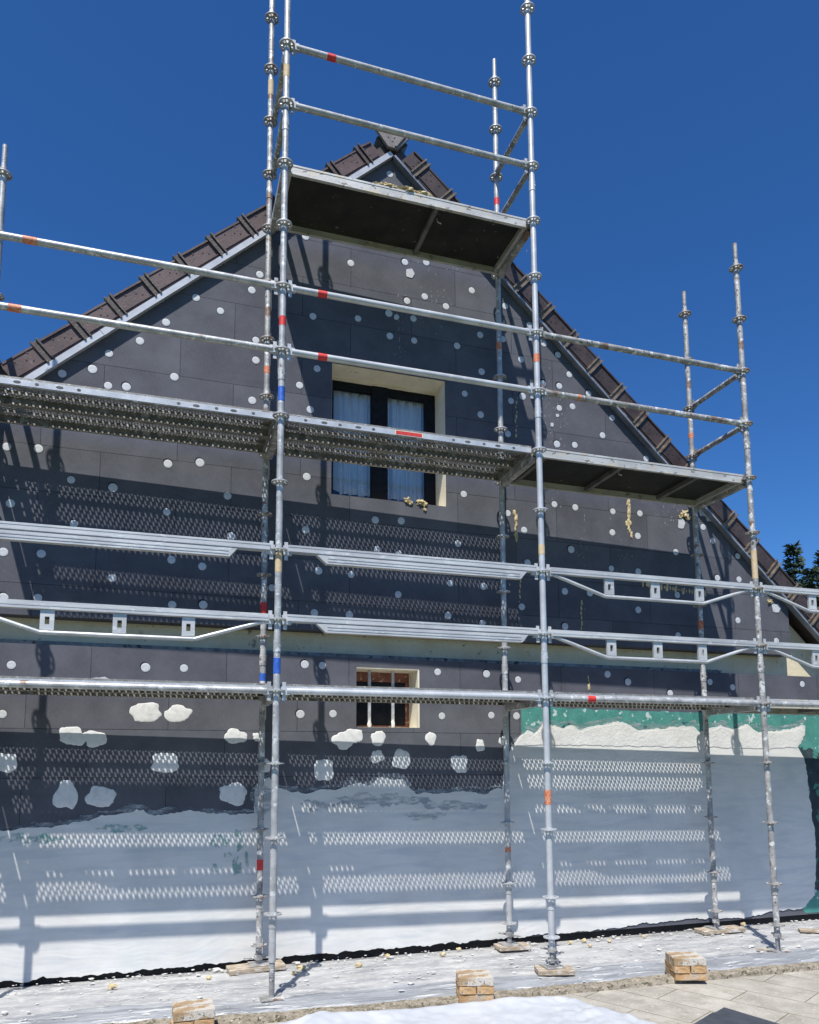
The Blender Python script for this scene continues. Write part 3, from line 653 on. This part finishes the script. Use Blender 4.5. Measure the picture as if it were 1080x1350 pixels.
for x in (-BAY, 0, BAY, 2*BAY): bearer(x, 2.0)
for x in (0, BAY): bearer(x, 4.0)
# guard rails round
for z in (5.0, 4.5): ledger((0,0,z),(BAY,0,z),'guard_rail'); 
for z in (3.0, 2.5):
    for i, mm in ((-1,'galv'),(0,'galv_new'),(1,'galv_worn')): ledger((i*BAY,0,z),((i+1)*BAY,0,z),'guard_rail', mm)
for i in (-2,-1,0,1,2): ledger((i*BAY,0,0),((i+1)*BAY,0,0),'ledger', 'galv' if i else 'galv_new')
for (x, zs) in ((0,(5.0,4.5)),(BAY,(5.0,4.5)),(2*BAY,(3.0,2.5)),(-BAY,(3.0,2.5))):
    for z in zs: ledger((x,0,z),(x,DEP,z),'end_rail','galv_worn')
# rail clips / tapes on ledgers
def rail_tape(x0, z, fx, w, m, name='tape_mark'):
    t = MB(); t.tube((x0+fx-w/2,0,z),(x0+fx+w/2,0,z),R_+.0014,n=16); sp_(name, t, M[m])
def fx_at(u, z, y=0):
    lo_, hi_ = -6.0, 8.0
    for _ in range(40):
        mid = (lo_+hi_)/2; P = Vector((mid,y,z))-CP; uu = CX+F_*P.dot(RT)/P.dot(fw)
        if uu < u: lo_ = mid
        else: hi_ = mid
    return lo_
for (u, z, w, m) in ((437,5.0,.07,'red'),(425,3.0,.07,'red'),(425,2.5,.07,'red'),(40,3.0,.09,'orange'),(20,2.5,.08,'orange'),(763,2.5,.03,'orange'),(779,0,.07,'red')):
    rail_tape(0, z, fx_at(u, z), w, m)
# reinforced box ledgers (double profile) and truss ledgers
def box_ledger(i, z, f0, f1):
    mb = MB(); x0, x1 = i*BAY, (i+1)*BAY
    for a, b_, zz, h in ((x0+.065, x1-.065, z+.012, .052),):
        mb.bar((a,0,zz),(b_,0,zz),.050,h); mb.bar((a,-.0262,zz+.016),(b_,-.0262,zz+.016),.0025,.010); mb.bar((a,-.0262,zz-.016),(b_,-.0262,zz-.016),.0025,.010)
    head(mb, (x0,0,z), (1,0,0), 1.2); head(mb, (x1,0,z), (-1,0,0), 1.2)
    o = sp_('reinforced_ledger', mb, M['rail_box'], False)
    a, b_ = x0+BAY*f0, x0+BAY*f1; lb = MB()
    lb.prism([(a,z-.018),(b_,z-.018),(b_-.05*(1 if f1 < .99 else 0),z-.078),(a+.07*(1 if f0 > .01 else 0),z-.078)], -.024, .024)
    lb.bar((a+.08,-.0255,z-.036),(b_-.06,-.0255,z-.036),.003,.010); lb.bar((a+.08,-.0255,z-.058),(b_-.06,-.0255,z-.058),.003,.008)
    lb.build('lower_profile', M['rail_box'], o)
def truss_ledger(i, z, cross=None):
    mb = MB(); x0, x1 = i*BAY, (i+1)*BAY
    mb.bar((x0+.065,0,z+.010),(x1-.065,0,z+.010),.046,.050); mb.bar((x0+.07,-.0238,z+.010),(x1-.07,-.0238,z+.010),.0025,.012)
    head(mb, (x0,0,z), (1,0,0), 1.2); head(mb, (x1,0,z), (-1,0,0), 1.2)
    o = sp_('truss_ledger', mb, M['rail_box'], False)
    lc = MB(); lc.path([(x0+.10,0,z-.02),(x0+.56,0,z-.165),(x1-.56,0,z-.165),(x1-.10,0,z-.02)], .0145, 12); lc.build('lower_chord', M['galv_new'], o, smooth=True)
    for bx in (x0+.60, x0+BAY/2, x1-.60):
        b2 = MB(); w, t = .042, .009
        for (a, c) in (((bx-w,-t,z-.150),(bx-.014,t,z-.016)),((bx+.014,-t,z-.150),(bx+w,t,z-.016)),((bx-.014,-t,z-.062),(bx+.014,t,z-.0162)),((bx-.014,-t,z-.1498),(bx+.014,t,z-.112))): b2.box(a, c)
        b2.build('bracket', M['rail_box'], o)
box_ledger(-1, 1.0, .0, .86); box_ledger(0, 1.0, .13, .93); box_ledger(0, .5, .13, .93); truss_ledger(-1, .5)
truss_ledger(1, 1.0); truss_ledger(1, .5); truss_ledger(2, 1.0); truss_ledger(2, .5)

# ---- perforated steel plank (one mesh with real holes, copied)
PL, PW = BAY-.062, .305
def plank_mesh():
    mb = MB(); cp_, cy_ = .0215, .0325; hx, hy = .0122, .0185; e = .022; ex = .055
    def q(xa, xb, ya_, yb_): mb.add([(xa,ya_,0),(xb,ya_,0),(xb,yb_,0),(xa,yb_,0)], [(0,1,2,3)])
    x = 0; k = 0; cx_ = ex
    while cx_+hx < PL-ex:
        q(x, cx_, 0, PW); yy = 0; h0 = e+(cy_/2 if k % 2 else 0)+.002
        while h0+hy < PW-e+.004:
            if abs(h0+hy/2-PW/2) > .0 :
                q(cx_, cx_+hx, yy, h0); yy = h0+hy
                mb.add([(cx_,h0+hy,0),(cx_+hx,h0+hy,0),(cx_+hx,h0+hy+.001,-.0042),(cx_,h0+hy+.001,-.0042)], [(0,1,2,3)])
            h0 += cy_
        q(cx_, cx_+hx, yy, PW); x = cx_+hx; cx_ += cp_; k += 1
    q(x, PL, 0, PW)
    # flanges, return lips, ribs, end caps
    for y in (0, PW): 
        s = 1 if y == 0 else -1
        mb.box((0.001,min(y,y+s*.002),-.060),(PL-.001,max(y,y+s*.002),-.0004)); mb.box((.002,min(y+s*.0021,y+s*.020),-.060),(PL-.002,max(y+s*.0021,y+s*.020),-.058))
        mb.box((.002,min(y-s*.003,y),-.010),(PL-.002,max(y-s*.003,y),.004)); mb.box((.003,min(y-s*.0025,y),-.058),(PL-.003,max(y-s*.0025,y),-.053))
    for yy in (PW*.333, PW*.667): mb.box((.002,yy-.006,-.022),(PL-.002,yy+.006,-.0008))
    for x in (0, PL-.02): mb.box((x,.003,-.055),(x+.02,PW-.003,-.0012))
    for x in (-.03, PL-.01):
        for yy in (.06, PW-.10): mb.box((x,yy,-.03),(x+.04,yy+.04,-.004))
    return mb
pm = plank_mesh(); PLANK = pm.mesh('steel_plank', M['deck'], False, False)
# front plank's stamped openings, their shade painted as dark ovals + bright outer face
fs_ = MB(); 
fs_.box((.004,-.0048,-.052),(PL-.004,-.0026,-.0105))
FACE = fs_.mesh('side_face', M['galv_new'])
so = MB()
for xs in ((.16,.30,.42,.56,.68),(PL-.16,PL-.30,PL-.42,PL-.56,PL-.68)):
    for k, x in enumerate(xs):
        w = .024 if k % 2 else .013; n = 14
        so.prism([(x+w*math.cos(2*PI*a/n), -.031+.010*math.sin(2*PI*a/n)) for a in range(n)], -.0056, -.004)
SLOT = so.mesh('opening_shade', mat('slot_shade', (.05,.05,.05), (.12,.12,.12), 30, .8)[0])
bay_n = {-2:'beyond the left edge', -1:'in the left bay', 0:'in the middle bay', 1:'in the right bay'}
lev_n = {0:'lowest', 2:'middle'}
for (i, z) in ((-2,0),(-1,0),(0,0),(1,0),(-1,2),(0,2)):
    for k, y in enumerate((.068, .380)):
        o = place('steel_plank', PLANK, None, (i*BAY+.031, y, z+.052))
        tag(o, '%s perforated steel plank of the %s deck, %s' % ('outer' if k == 0 else 'inner wall-side', lev_n[z], bay_n[i]), 'scaffold plank', 'perforated steel scaffold planks')
        if k == 0:
            place('side_face', FACE, o, (0,0,0)); place('opening_shade', SLOT, o, (0,0,0))
            if (i, z) == (0, 2):
                x0 = fx_at(522, 2, .04)-i*BAY-.031; x1 = fx_at(559, 2, .04)-i*BAY-.031
                t = MB(); t.box((x0,-.0062,-.049),(x1,-.0049,-.013)); l = t.build('sticker', mat('sticker_border', (.72,.60,.45), None, 10, .6)[0], o); l['label'] = 'red sticker with a pale border'
                t = MB(); t.box((x0+.008,-.0070,-.045),(x1-.008,-.0063,-.017)); t.build('sticker_face', mat('sticker_red', (.50,.02,.02), (.66,.06,.05), 60, .5)[0], o)
# ---- plywood decks with aluminium side rails
def ply_deck(i, z, label, cross):
    root = empty('plywood_deck', (i*BAY+.03, .045, z)); tag(root, label, 'scaffold platform', 'plywood scaffold platforms')
    L_ = BAY-.06; Wd = .64
    p = MB(); p.box((.004,.026,.022),(L_-.004,Wd-.026,.034)); p.build('plywood_panel', M['ply'], root)
    for y in (0, Wd-.026):
        r = MB(); r.box((0,y,-.032),(L_,y+.026,.044)); r.box((.001,y-.003,.030),(L_-.001,y,.046)); r.box((.001,y-.002,-.033),(L_-.001,y+.0,-.022)); r.build('side_rail', M['alu'], root, bevel=.002)
    for x in (0.0, L_-.03):
        r = MB(); r.box((x,.0265,-.025),(x+.03,Wd-.0265,.0215)); r.build('end_rail', M['alu'], root)
    for x in cross:
        r = MB(); r.box((x,.0265,-.018),(x+.035,Wd-.0265,.0212)); r.build('cross_rib', mat('rib_aluminium', (.12,.115,.11), (.2,.19,.18), 9, .6, .2)[0], root)
    h = MB(); h.path([(cross[0]+.07,.18,.018),(cross[0]+.075,.18,-.012),(cross[0]+.11,.19,-.014)], .006); h.build('latch', M['galv'], root, smooth=True)
    return root
ply_deck(0, 4.0, 'black plywood platform on the top level, in front of the gable peak', (1.20,))
ply_deck(1, 2.0, 'black plywood platform of the middle level in the right bay', (.78,1.55,.06))
ply_deck(2, 0.0, 'plywood platform of the lowest level running out of the right edge', (1.0,))
ply_deck(2, 0.0, '', (1.0,)) if False else None

# foam remains on the top platform
fo = MB()
for i in range(15):
    x = .74+.40*i/14; fo.lump((x, .065+.010*math.sin(i*1.3), 4.065+.004*noise.noise(Vector((i*.7,0,0)))), random.uniform(.014,.024), i, 3, (2.0,1,.8), .9)
tag(fo.build('foam_strip', M['foam'], smooth=True), 'long yellow string of dried foam lying on the top platform edge', 'foam')

# ------------------------------------------------------------------ sole boards under the feet
def board(x, y, lx, ly, rz, label, h=.030):
    mb = MB(); mb.box((-lx/2,-ly/2,0),(lx/2,ly/2,h))
    o = mb.build('sole_board', M['wood'], None, (x,y,G+.014), bevel=.004); o.rotation_euler = (random.uniform(-.02,.02), random.uniform(-.02,.02), rz)
    tag(o, label, 'sole board', 'wooden sole boards under the scaffold feet')
board(-.02, DEP-.01, .42, .17, .10, 'weathered long sole board under the inner scaffold foot at left', .034)
board(BAY+.02, DEP-.01, .28, .15, -.05, 'short sole board under the inner scaffold foot near the middle', .034)
board(BAY+.0, -.03, .27, .16, -.28, 'thick sole board under the outer foot with loose wing nuts', .034)
board(2*BAY+.03, DEP-.01, .44, .15, -.04, 'sole board under the right inner scaffold foot', .034)
board(-BAY, DEP, .35, .16, 0, 'sole board under the inner foot outside the left edge', .034)
board(3*BAY, DEP, .35, .16, 0, 'sole board under the inner foot outside the right edge', .034)

# ------------------------------------------------------------------ brick stacks weighing down the sheet
def brick_mesh(m, sd):
    bm = bmesh.new(); bmesh.ops.create_cube(bm, size=1)
    bmesh.ops.scale(bm, vec=(.225,.110,.049), verts=bm.verts)
    bmesh.ops.bevel(bm, geom=bm.edges[:], offset=.004, segments=2, affect='EDGES')
    bmesh.ops.subdivide_edges(bm, edges=bm.edges[:], cuts=2)
    for v in bm.verts: v.co += v.co.normalized()*.005*noise.noise(v.co*30+Vector((sd,0,0)))
    me = bpy.data.meshes.new('brick'); bm.to_mesh(me); bm.free(); me.materials.append(m); return me
BR = [brick_mesh(M['brick'], 1), brick_mesh(M['brick'], 5), brick_mesh(M['brick_dusty'], 9)]
def stack(cx, cy, rz, zb, where, courses=3):
    c, s = math.cos(rz), math.sin(rz)
    for k in range(courses):
        top = k == courses-1
        for j in (0, 1):
            r2 = rz+(PI/2 if k == 1 else 0)
            a = (j-.5)*.113; dx, dy = (-math.sin(r2)*a, math.cos(r2)*a)
            o = place('brick', BR[2] if top else BR[(k+j) % 2], None, (cx+dx+random.uniform(-.003,.003), cy+dy+random.uniform(-.003,.003), zb+.025+k*.0500), r2+random.uniform(-.02,.02))
            cn = 'bottom' if k == 0 else ('top' if top else 'middle')
            side = (('front','back')[j]) if k != 1 else (('right','left')[j])
            tag(o, '%s yellow brick, %s of the %s course, %s' % ('dusty' if top else 'clean', side, cn, where), 'brick', 'yellow bricks stacked on the kerb')
stack(1.265, -.435, -.28, G+.022, 'stack at the middle of the kerb')
stack(2.90, -.445, -.33, G+.022, 'right hand stack on the kerb')
stack(-.52, -.57, .02, G+.029, 'stack at bottom left by the tarpaulin')

# yellow foam crumbs on the sheet
for (u, v, r, lab) in ((398,1281,.026,'large yellow foam crumb beside the left outer scaffold foot'),(388,1287,.018,'smaller yellow foam crumb next to the large one by the left foot'),(511,1264,.018,'single yellow foam crumb midway between the left feet and the brick stack'),
    (584,1262,.020,'pale flat foam crumb left of the middle inner foot'),(605,1255,.016,'yellow foam crumb against the wall above the middle brick stack'),(752,1246,.016,'small foam crumb right of the outer foot with wing nuts'),(770,1244,.020,'yellow foam crumb second in the row by the wall'),
    (778,1250,.014,'tiny yellow foam crumb lowest of the row by the wall'),(804,1244,.014,'last small yellow crumb at the right end of the row'),(850,1238,.016,'yellow crumb halfway to the right inner foot'),(148,1306,.024,'pale foam crumb on the sheet at far left'),(473,1277,.022,'pinkish pale crumb on the sheet right of the left foot'),(275,1293,.016,'yellow crumb left of the long sole board'),(980,1222,.022,'yellow foam piece at the end of the right sole board')):
    x, y = Gd(u, v); mb = MB(); mb.lump((0,0,0), r, u, 2, (1.3,.9,.8), .6)
    tag(mb.build('foam_crumb', M['foam'], None, (x,y,G+.014+r*.5), True), lab, 'foam crumb', 'yellow foam crumbs on the plastic sheet')
# wood chip by the right foot and off-cut at right edge
mb = MB(); mb.box((-.05,-.012,0),(.05,.012,.010)); o = mb.build('wood_chip', M['wood'], None, (*Gd(1006,1256), G+.02), bevel=.002); o.rotation_euler = (.2,0,-.5); tag(o, 'brown splinter of wood beside the right outer scaffold foot', 'wood chip')
mb = MB(); mb.box((-.14,-.04,0),(.14,.04,.022)); o = mb.build('board_offcut', M['wood'], None, (*Gd(1076,1231), G+.014), bevel=.002); o.rotation_euler = (0,0,-.5); tag(o, 'pale board offcut lying on the ground at the right edge', 'board offcut')

# flat dark grey panel on the paving, only its corner in the picture
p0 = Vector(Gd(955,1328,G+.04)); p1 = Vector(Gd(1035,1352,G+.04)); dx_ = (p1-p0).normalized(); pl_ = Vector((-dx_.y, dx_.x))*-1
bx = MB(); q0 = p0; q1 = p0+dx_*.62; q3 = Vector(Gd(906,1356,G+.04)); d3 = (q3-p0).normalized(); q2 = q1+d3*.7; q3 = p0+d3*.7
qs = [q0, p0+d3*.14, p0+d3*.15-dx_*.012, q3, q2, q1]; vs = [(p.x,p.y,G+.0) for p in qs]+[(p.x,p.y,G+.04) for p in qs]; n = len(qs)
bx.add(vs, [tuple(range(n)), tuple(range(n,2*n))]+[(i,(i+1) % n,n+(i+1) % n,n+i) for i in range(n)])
tag(bx.build('grey_panel', mat('panel_grey', (.035,.040,.052), (.055,.060,.074), 14, .7, 0, .2, 60)[0]), 'flat dark grey panel lying on the paving, its corner at the bottom edge', 'insulation board')

# ------------------------------------------------------------------ spruces behind the house
def spruce(u, vtop, dist, seed, label, wide=.30):
    r = ray(u, vtop); r = r*(dist/math.hypot(r.x, r.y)); top = CP+r
    H = top.z-G; root = empty('spruce_tree', (top.x, top.y, G-.03)); tag(root, label, 'tree', 'spruces behind the house')
    t = MB(); t.tube((0,0,0),(0,0,H*.97),.012*H+.05,.012,n=10); t.build('trunk', M['bark'], root, smooth=True)
    cr = MB(); rnd = random.Random(seed); z = H*.10
    while z < H*1.0:
        f = 1-z/H; R = wide*H*f*(.8+.4*rnd.random())+.06
        nb_ = 5 if f < .1 else 8
        for k in range(nb_):
            az = rnd.uniform(0, 2*PI); L_ = R*rnd.uniform(.65,1.1); droop = .18+.1*rnd.random()
            nseg = max(3, int(L_/.13))
            for q in range(nseg):
                t_ = (q+.7)/nseg; px_ = math.cos(az)*L_*t_; py_ = math.sin(az)*L_*t_; pz = z-droop*L_*t_+.10*L_*t_*t_*1.4
                for w in range(5):
                    a2 = az+rnd.uniform(-1.2,1.2); l2 = rnd.uniform(.10,.24)*(1.1-.5*t_); wd_ = rnd.uniform(.02,.04)
                    dx, dy, dz = math.cos(a2)*l2, math.sin(a2)*l2, rnd.uniform(-.08,.08)
                    ox, oy = -math.sin(a2)*wd_, math.cos(a2)*wd_
                    b0 = (px_+rnd.gauss(0,.03), py_+rnd.gauss(0,.03), pz+rnd.gauss(0,.03))
                    cr.add([(b0[0]-ox,b0[1]-oy,b0[2]),(b0[0]+ox,b0[1]+oy,b0[2]-.01),(b0[0]+dx,b0[1]+dy,b0[2]+dz),(b0[0]+dx*.5,b0[1]+dy*.5,b0[2]+dz*.5+wd_*1.2)], [(0,1,2),(0,2,3)])
        z += .16+.10*f
    for k in range(14): cr.add([(0,0,H*.95+.02*k),(rnd.uniform(-.05,.05),rnd.uniform(-.05,.05),H*.97+.02*k),(.012,0,H*.96+.02*k)], [(0,1,2)])
    cr.build('crown', M['needle'], root, fix=False)
spruce(1045, 716, 21, 1, 'dark spruce with a pointed top rising behind the right roof edge', .33)
spruce(1084, 728, 23, 2, 'broad dark spruce cut off by the right picture edge', .36)
spruce(1070, 750, 19, 5, 'low spruce in front between the two others at the right edge', .40)

# ------------------------------------------------------------------ light, sky, camera
SUN = Vector((-.56,-1,2.03)).normalized(); el = math.asin(SUN.z)
w = bpy.data.worlds.new('World'); SC.world = w; w.use_nodes = True; N = w.node_tree.nodes; L = w.node_tree.links
sk = N.new('ShaderNodeTexSky'); sk.sky_type = 'NISHITA'; sk.sun_disc = False; sk.sun_elevation = el; sk.sun_rotation = math.atan2(SUN.x, SUN.y)
sk.air_density = 1.0; sk.dust_density = .2; sk.ozone_density = 4.0; sk.altitude = 500
hs = N.new('ShaderNodeHueSaturation'); hs.inputs['Saturation'].default_value = 1.18; hs.inputs['Value'].default_value = 1.0
L.new(sk.outputs[0], hs.inputs['Color']); tn = N.new('ShaderNodeMix'); tn.data_type = 'RGBA'; tn.blend_type = 'MULTIPLY'; tn.inputs[0].default_value = 1; tn.inputs[7].default_value = (.524,.754,1,1)
L.new(hs.outputs[0], tn.inputs[6]); L.new(tn.outputs[2], N['Background'].inputs[0]); N['Background'].inputs[1].default_value = .106
ld = bpy.data.lights.new('sun', 'SUN'); ld.energy = 5.0; ld.angle = math.radians(.5); ld.color = (1,.965,.91)
lo_ = bpy.data.objects.new('sun', ld); COL.objects.link(lo_); lo_.rotation_euler = (-SUN).to_track_quat('-Z','Y').to_euler(); lo_.location = (-6,-12,20)
cd = bpy.data.cameras.new('camera'); co = bpy.data.objects.new('camera', cd); COL.objects.link(co)
co.matrix_world = Matrix(((RT.x,UP.x,-fw.x,CP.x),(RT.y,UP.y,-fw.y,CP.y),(RT.z,UP.z,-fw.z,CP.z),(0,0,0,1)))
cd.sensor_fit = 'HORIZONTAL'; cd.sensor_width = 36; cd.lens = F_/1080*36; cd.shift_x = (540-CX)/1080; cd.shift_y = (CY-675)/1080; cd.clip_end = 2000; cd.clip_start = .05
SC.camera = co
SC.view_settings.view_transform = 'Standard'; SC.view_settings.look = 'None'; SC.view_settings.exposure = .32; SC.view_settings.gamma = 1
